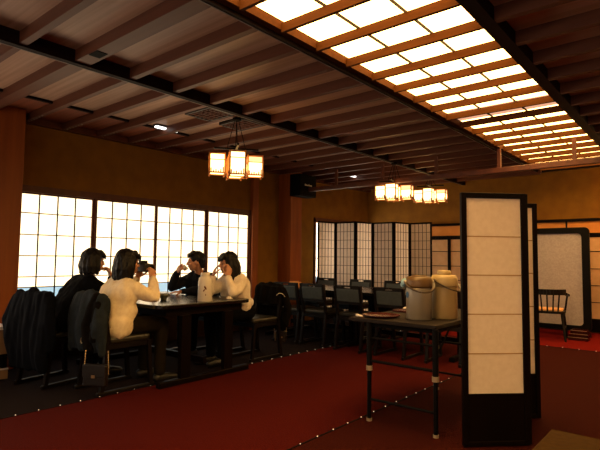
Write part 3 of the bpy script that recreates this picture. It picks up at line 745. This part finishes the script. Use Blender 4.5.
def person(label, J, top, legs, hairfn, hands, f, upv=(0, 0, 1), slim=1.0, seed=0, hem=None, low=0):
    root = thing('person', label, 'person', (J['pelvis'][0], J['pelvis'][1], 0), 0)
    o = V(root.location)
    def L(p): return V(p) - o
    J = {k: L(v) for k, v in J.items()}
    # body: one continuous surface
    bm = bmesh.new()
    P, R = head_parts(bm, J['head'], f, upv)
    hc = J['head']
    chain(bm, [J['neck'], hc + V((0, 0, -.05)) - V(f).normalized() * .03], [.052, .05])
    w = slim
    chain(bm, [J['pelvis'], J['waist'], J['chest'], J['neck']], [.1, .085, .088, .048])
    for s in 'RL':
        chain(bm, [J['chest'] + V((0, 0, .05)), J['sh' + s]], [.06, .045])
        chain(bm, [J['sh' + s], J['el' + s], J['wr' + s]], [.042, .034, .024])
        chain(bm, [J['pelvis'], J['hip' + s]], [.09, .08]); chain(bm, [J['hip' + s], J['kn' + s], J['an' + s]], [.075, .052, .036])
        chain(bm, [J['an' + s] + V((0, 0, -.03)), J['an' + s] + (V(f) * V((1, 1, 0))).normalized() * .12 + V((0, 0, -.045))], [.036, .028])
    for (wr, d, n, ts, cu) in hands: hand(bm, L(wr), d, n, ts, cu)
    remeshed('body', bm, 'skin', root, voxel=.0055, smooth=2)
    # face
    for s in (-1, 1):
        b = bmesh.new(); ell(b, P(s * .031, .0835, .004), (.013, .007, .006), R, 2); obj('eye', b, 'eye', root, smooth=True)
        b = bmesh.new(); ell(b, P(s * .032, .088, .03), (.019, .006, .004), R, 2); obj('eyebrow', b, 'hair', root, smooth=True)
    b = bmesh.new(); ell(b, P(0, .0935, -.054), (.02, .006, .006), R, 2); obj('lips', b, 'lips', root, smooth=True)
    # upper garment
    bm = bmesh.new(); side = (J['shR'] - J['shL']).normalized()
    for q, rr in (('pelvis', .15), ('waist', .145), ('chest', .152)):
        pass
    def ring(p, hw, r):
        chain(bm, [p - side * hw, p + side * hw], [r, r])
    pw = J['pelvis'] + (J['waist'] - J['pelvis']) * (.1 if low >= 0 else -low)
    seq = [(pw, .085 * w, .125), (J['waist'], .075 * w, .122), ((J['waist'] + J['chest']) / 2, .082 * w, .125), (J['chest'], .095 * w, .122), (J['chest'] + (J['neck'] - J['chest']) * .45, .1 * w, .1)]
    for i in range(len(seq) - 1):
        for k in range(4):
            t_ = k / 4; p = seq[i][0].lerp(seq[i + 1][0], t_); ring(p, seq[i][1] * (1 - t_) + seq[i + 1][1] * t_, seq[i][2] * (1 - t_) + seq[i + 1][2] * t_)
    ring(*seq[-1])
    if low > 0:
        for k in range(4): ring(J['pelvis'] + (V(f) * V((1, 1, 0))).normalized() * (.018 * k) + V((0, 0, .04 + .03 * k)), .09 * w, .12)
        for k in range(4): ring(J['pelvis'] + V((0, 0, .02 - low * k / 3)), .105 * w, .125)
    chain(bm, [J['chest'] + (J['neck'] - J['chest']) * .4, J['neck']], [.1, .062])
    for s in 'RL':
        chain(bm, [J['chest'] + (J['neck'] - J['chest']) * .55, J['sh' + s]], [.085, .066])
        e, wr = J['el' + s], J['wr' + s]
        chain(bm, [J['sh' + s], (J['sh' + s] + e) / 2, e, (e + wr) / 2, wr - (wr - e) * .06], [.068, .066, .058, .052, .04])
    g = remeshed('sweater' if 'sweater' in label else 'jacket', bm, top, root, voxel=.009, smooth=4, wob=.016, wscale=11, seed=seed)
    # trousers
    bm = bmesh.new(); chain(bm, [J['pelvis'] - side * .07, J['pelvis'] + side * .07], [.115, .115])
    for s in 'RL': chain(bm, [J['pelvis'] + (J['hip' + s] - J['pelvis']) * .5, J['hip' + s], (J['hip' + s] + J['kn' + s]) / 2, J['kn' + s], (J['kn' + s] + J['an' + s]) / 2, J['an' + s] + V((0, 0, .03))], [.11, .1, .088, .074, .062, .055])
    remeshed('trousers', bm, legs, root, voxel=.01, smooth=3, wob=.01, wscale=9, seed=seed + 3)
    fd = (V(f) * V((1, 1, 0))).normalized()
    for s in 'RL':
        bm = bmesh.new(); a = J['an' + s]; chain(bm, [V((a.x, a.y, .05)) - fd * .03, V((a.x, a.y, .045)) + fd * .09, V((a.x, a.y, .036)) + fd * .16], [.046, .043, .034])
        b2 = [v for v in bm.verts]
        for v in b2: v.co.z = max(v.co.z, .004)
        remeshed('shoe', bm, 'shoe', root, voxel=.008, smooth=2)
    bm = bmesh.new(); hairfn(bm, P, R)
    remeshed('hair', bm, 'hair', root, voxel=.006, smooth=2, wob=.008, wscale=26, seed=seed)
    if hem: hem(root, L)
    return root

def hair_bob(length, fringe=True, back=.0):
    def fn(bm, P, R):
        ell(bm, P(0, -.026, .034), (.093, .104, .108), R)
        for k in range(9):
            a = math.radians(-115 + 230 * k / 8)       # around the back of the head, ear to ear
            x, y = .076 * math.sin(a), -.03 - .078 * math.cos(a)
            chain(bm, [P(x * .8, y * .8, .05), P(x * 1.12, y * 1.06 - back * .3, -.05), P(x * 1.16, y * 1.05 - back, -length)], [.04, .034, .02])
        if fringe:
            for s in (-.045, -.015, .015, .045): chain(bm, [P(s * .8, .05, .10), P(s * 1.15, .083, .066), P(s * 1.25, .088, .036)], [.024, .017, .008])
    return fn
def hair_short(bm, P, R):
    ell(bm, P(0, -.024, .042), (.086, .1, .096), R)
    for s in (-.05, -.017, .017, .05): chain(bm, [P(s, .02, .115), P(s * 1.1, .078, .088), P(s * 1.2, .09, .06)], [.03, .022, .01])
    for s in (-1, 1): chain(bm, [P(s * .07, -.02, .05), P(s * .077, -.012, .01), P(s * .076, .0, .0)], [.024, .014, .009])
    for k in range(5):
        a = math.radians(-70 + 35 * k); chain(bm, [P(.06 * math.sin(a), -.05 - .035 * math.cos(a), .04), P(.066 * math.sin(a), -.05 - .04 * math.cos(a), -.06)], [.035, .018])

# cream sweater, holding a camera
fW = (.12, 1, -.03)
person('person in cream sweater seated with back turned, holding a black camera up', dict(
    pelvis=(-4.25, 2.42, .565), waist=(-4.25, 2.43, .70), chest=(-4.25, 2.48, .85), neck=(-4.25, 2.53, .965), head=(-4.245, 2.56, 1.13),
    shR=(-4.08, 2.51, .905), shL=(-4.42, 2.51, .905), elR=(-4.01, 2.69, .82), elL=(-4.47, 2.69, .82), wrR=(-4.09, 2.72, .99), wrL=(-4.345, 2.73, .99),
    hipR=(-4.16, 2.47, .56), hipL=(-4.34, 2.47, .56), knR=(-4.12, 2.86, .545), knL=(-4.36, 2.84, .545), anR=(-4.08, 2.83, .085), anL=(-4.37, 2.84, .085)),
    'cream_knit', 'olive', hair_bob(.14), [((-4.09, 2.72, .99), (-.3, .1, 1), (-1, -.1, -.35), -1, .8), ((-4.345, 2.73, .99), (.3, .1, 1), (1, -.1, -.35), 1, .8)], fW, slim=1.12, seed=1, low=.03)
# black clothes, chin on hand
person('person in black with chin-length dark hair, leaning chin on hand by the window', dict(
    pelvis=(-4.83, 2.24, .565), waist=(-4.83, 2.28, .70), chest=(-4.83, 2.40, .86), neck=(-4.83, 2.475, .975), head=(-4.835, 2.53, 1.14),
    shR=(-4.67, 2.44, .905), shL=(-4.99, 2.44, .905), elR=(-4.66, 2.70, .805), elL=(-5.05, 2.70, .805), wrR=(-4.745, 2.67, .975), wrL=(-4.86, 2.80, .795),
    hipR=(-4.74, 2.22, .56), hipL=(-4.92, 2.22, .56), knR=(-4.73, 2.6, .545), knL=(-4.94, 2.6, .545), anR=(-4.72, 2.62, .085), anL=(-4.95, 2.62, .085)),
    'blackcloth', 'blackcloth', hair_bob(.115), [((-4.745, 2.67, .975), (-.35, -.1, 1), (-.3, -1, .2), 1, .75), ((-4.86, 2.80, .795), (1, .35, -.06), (0, 0, -1), 1, .15)], (.05, 1, -.06), slim=1.0, seed=2)
# man drinking
fM = V((-.55, -.83, -.06))
person('man in navy jacket with short hair, drinking from a small cup', dict(
    pelvis=(-4.95, 4.27, .565), waist=(-4.96, 4.15, .70), chest=(-4.96, 4.02, .86), neck=(-4.92, 3.95, .985), head=(-4.90, 3.875, 1.135),
    shR=(-5.13, 3.93, .91), shL=(-4.75, 4.02, .915), elR=(-5.14, 3.71, .82), elL=(-4.69, 3.83, .80), wrR=(-5.055, 3.71, 1.01), wrL=(-4.87, 3.66, .785),
    hipR=(-5.04, 4.22, .56), hipL=(-4.86, 4.22, .56), knR=(-5.06, 3.82, .545), knL=(-4.86, 3.82, .545), anR=(-5.06, 3.82, .085), anL=(-4.84, 3.80, .085)),
    'navy', 'blackcloth', hair_short, [((-5.055, 3.71, 1.01), (.75, .1, .6), (.2, 1, -.1), 1, .7), ((-4.87, 3.66, .785), (-.45, -1, -.04), (0, 0, -1), 1, .18)], tuple(fM), slim=1.2, seed=3)
# off-white sweater, both hands on cheeks
def hem(root, L):
    bm = bmesh.new(); c = L((-4.11, 3.985, .69))
    for k in range(6): ell(bm, c + V((.0, -.05 + .028 * k, .012 * math.sin(k * 2))), (.022, .022, .035 + .012 * math.sin(k * 1.7)), sub=2)
    remeshed('shirt_hem', bm, 'white_paper', root, voxel=.007, smooth=2)
person('person in off-white sweater with long dark hair, resting cheeks on both hands', dict(
    pelvis=(-4.3, 4.03, .565), waist=(-4.3, 4.0, .70), chest=(-4.285, 3.955, .86), neck=(-4.28, 3.92, .98), head=(-4.285, 3.845, 1.125),
    shR=(-4.44, 3.92, .905), shL=(-4.125, 3.935, .905), elR=(-4.41, 3.69, .805), elL=(-4.06, 3.73, .805), wrR=(-4.395, 3.72, .975), wrL=(-4.175, 3.755, .975),
    hipR=(-4.39, 4.1, .56), hipL=(-4.21, 4.1, .56), knR=(-4.4, 3.70, .545), knL=(-4.2, 3.70, .545), anR=(-4.4, 3.72, .085), anL=(-4.2, 3.72, .085)),
    'white_knit', 'blackcloth', hair_bob(.19, True, .02), [((-4.395, 3.72, .975), (.1, .32, 1), (.6, 1, -.2), -1, .3), ((-4.175, 3.755, .975), (-.1, .3, 1), (-1, .35, -.1), 1, .3)], (-.25, -.97, -.1), slim=.97, seed=4, hem=hem, low=-.75)

# camera held up, drinking cup
t = thing('photo_camera', 'black camera held up to the face of the cream-sweatered person', 'camera', (-4.215, 2.708, 1.09), -.1)
boxes('body', [((-.068, -.03, -.042), (.068, .032, .042)), ((-.07, .02, -.042), (-.03, .05, .035))], 'camera_body', t, bevel=.008)
boxes('viewfinder', [((-.028, -.045, .035), (.028, .03, .068))], 'camera_body', t, bevel=.01)
bm = bmesh.new(); lathe(bm, [(0, 0), (.034, 0), (.034, .03), (.038, .034), (.038, .055), (.03, .055), (.026, .045), (0, .045)], 28, M4.Translation((.005, .03, -.002)) @ M4.Rotation(-PI / 2, 4, 'X')); obj('lens', bm, 'black_gloss', t)
bm = bmesh.new(); lathe(bm, [(0, 0), (.012, 0), (.012, .012), (0, .012)], 16, M4.Translation((.048, 0, .042))); obj('dial', bm, 'black', t)
bm = bmesh.new(); lathe(bm, [(0, 0), (.022, 0), (.034, .02), (.037, .055), (.034, .055), (.03, .02), (0, .01)], 24, M4.Translation((-4.985, 3.75, 1.04)) @ M4.Rotation(.75, 4, V((-.83, .55, 0))) )
tag(obj('drinking_cup', bm, 'ceramic', smooth=True), 'small pale cup held to the mouth of the man in navy', 'cup')

# ------------------------------------------------------------------ coats and bags over chair backs
def coat(label, loc, rz, m, length, seed, w=.22, sleeves=True, buttons=False, loop=False):
    t = thing('coat', label, 'coat', loc, rz)      # chair-local frame: back at y about -.25
    bm = bmesh.new(); zt = .855
    def hr(y, z, hw, r): chain(bm, [(-hw, y, z), (hw, y, z)], [r, r])
    hr(-.262, zt - .01, w - .045, .032)
    n = 36
    for k in range(n + 1):
        f = k / n; z = zt - .01 - (zt - length) * f
        hr(-.285 - .035 * math.sin(f * 2.6), z, w - .03 + .03 * math.sin(f * 3), .03 + .012 * math.sin(f * 3))
    for k in range(16):
        f = k / 15; hr(-.225 + .01 * f, zt - .02 - .2 * f, w - .05, .022)
    chain(bm, [(-.1, -.262, zt + .0), (0, -.285, zt + .015), (.1, -.262, zt + .0)], [.026, .032, .026])
    if sleeves:
        for s in (-1, 1): chain(bm, [(s * (w - .01), -.27, zt - .05), (s * (w + .045), -.3, zt - .25), (s * (w + .035), -.29, zt - .48)], [.05, .052, .038])
    remeshed('cloth', bm, m, t, voxel=.009, smooth=3, wob=.026, wscale=10, seed=seed, zf=.22)
    if buttons:
        for k in range(4):
            bm = bmesh.new(); ell(bm, (.13, -.352 - .004 * (k % 2), .72 - .1 * k), (.011, .006, .011), sub=2); obj('button', bm, 'brass', t, smooth=True)
        bm = bmesh.new(); tube(bm, [(.045 + .02 * math.cos(a), -.36, .47 + .025 * math.sin(a)) for a in [2 * PI * k / 12 for k in range(13)]], .004, 6); obj('buckle', bm, 'brass', t)
        bm = bmesh.new(); chain(bm, [(.15, -.30, .85), (.14, -.33, .74), (.10, -.345, .6), (.15, -.345, .42)], [.04, .05, .055, .05]); chain(bm, [(.2, -.3, .78), (.21, -.33, .5)], [.045, .05]); remeshed('lapel', bm, 'coat_dark', t, voxel=.008, smooth=2, wob=.008)
    if loop:
        bm = bmesh.new(); tube(bm, [(-.235 - .03 * math.sin(a), -.2 + .09 * math.cos(a), .68 + .09 * math.sin(a * 1.0 + .5)) for a in [.3 + 3.6 * k / 16 for k in range(17)]], .003, 6); obj('drawstring', bm, 'white_paper', t)
    return t
coat('dark navy coat hung over the chair of the black-clothed person', (-4.885, 2.225, 0), .2, 'navy_coat', .2, 5, w=.25)
coat('slate trench coat with brass buttons hung behind the cream-sweatered person', (-4.25, 2.48, 0), 0, 'denim', .40, 6, buttons=True)
coat('black coat hung over the chair behind the off-white sweater', (-4.3, 4.32, 0), PI, 'coat_dark', .34, 7, w=.215, loop=True)

def bag(label, loc, rz, w, h, d, metal_edge, strap):
    t = thing('hanging_handbag', label, 'bag', loc, rz)
    bm = bmesh.new(); prism(bm, rrect(-w, -d, w, d, d * .8), 0, h); obj('body', bm, 'leather', t, bevel=.012)
    boxes('flap', [((-w * .96, -d - .008, h * .45), (w * .96, -d + .002, h + .004)), ((-w * .96, -d, h - .002), (w * .96, d * .7, h + .006))], 'leather', t, bevel=.004)
    boxes('clasp', [((-.015, -d - .014, h * .42), (.015, -d - .008, h * .55))], 'brass', t)
    for s in (-1, 1):
        bm = bmesh.new(); n = int(strap / .022)
        for k in range(n):
            ell(bm, (s * (w + .004 - .1 * w * k / n), d * .2, h - .07 + k * .022), (.005, .004, .012), sub=1)
        obj('chain_strap', bm, 'brass', t)
    if metal_edge:
        bm = bmesh.new(); tube(bm, [(-w, -d - .004, .02), (-w, -d - .004, h), (w, -d - .004, h)], .004, 6); obj('metal_edge', bm, 'brass', t)
bag('small black bag with chain strap hanging below the slate trench coat', (-3.94, 2.115, .13), .55, .105, .17, .03, False, .2)
bag('small black bag with pale metal edge hanging under the black coat', (-4.19, 4.665, .15), PI * .3, .075, .13, .04, True, .3)

# ------------------------------------------------------------------ world and view
w = bpy.data.worlds.new('world'); S.world = w; w.use_nodes = True
w.node_tree.nodes['Background'].inputs[0].default_value = (.02, .015, .01, 1); w.node_tree.nodes['Background'].inputs[1].default_value = .1
S.view_settings.view_transform = 'Standard'; S.view_settings.look = 'None'
S.view_settings.exposure = 1.0; S.view_settings.gamma = 1; S.view_settings.use_curve_mapping = False
bpy.context.view_layer.update()
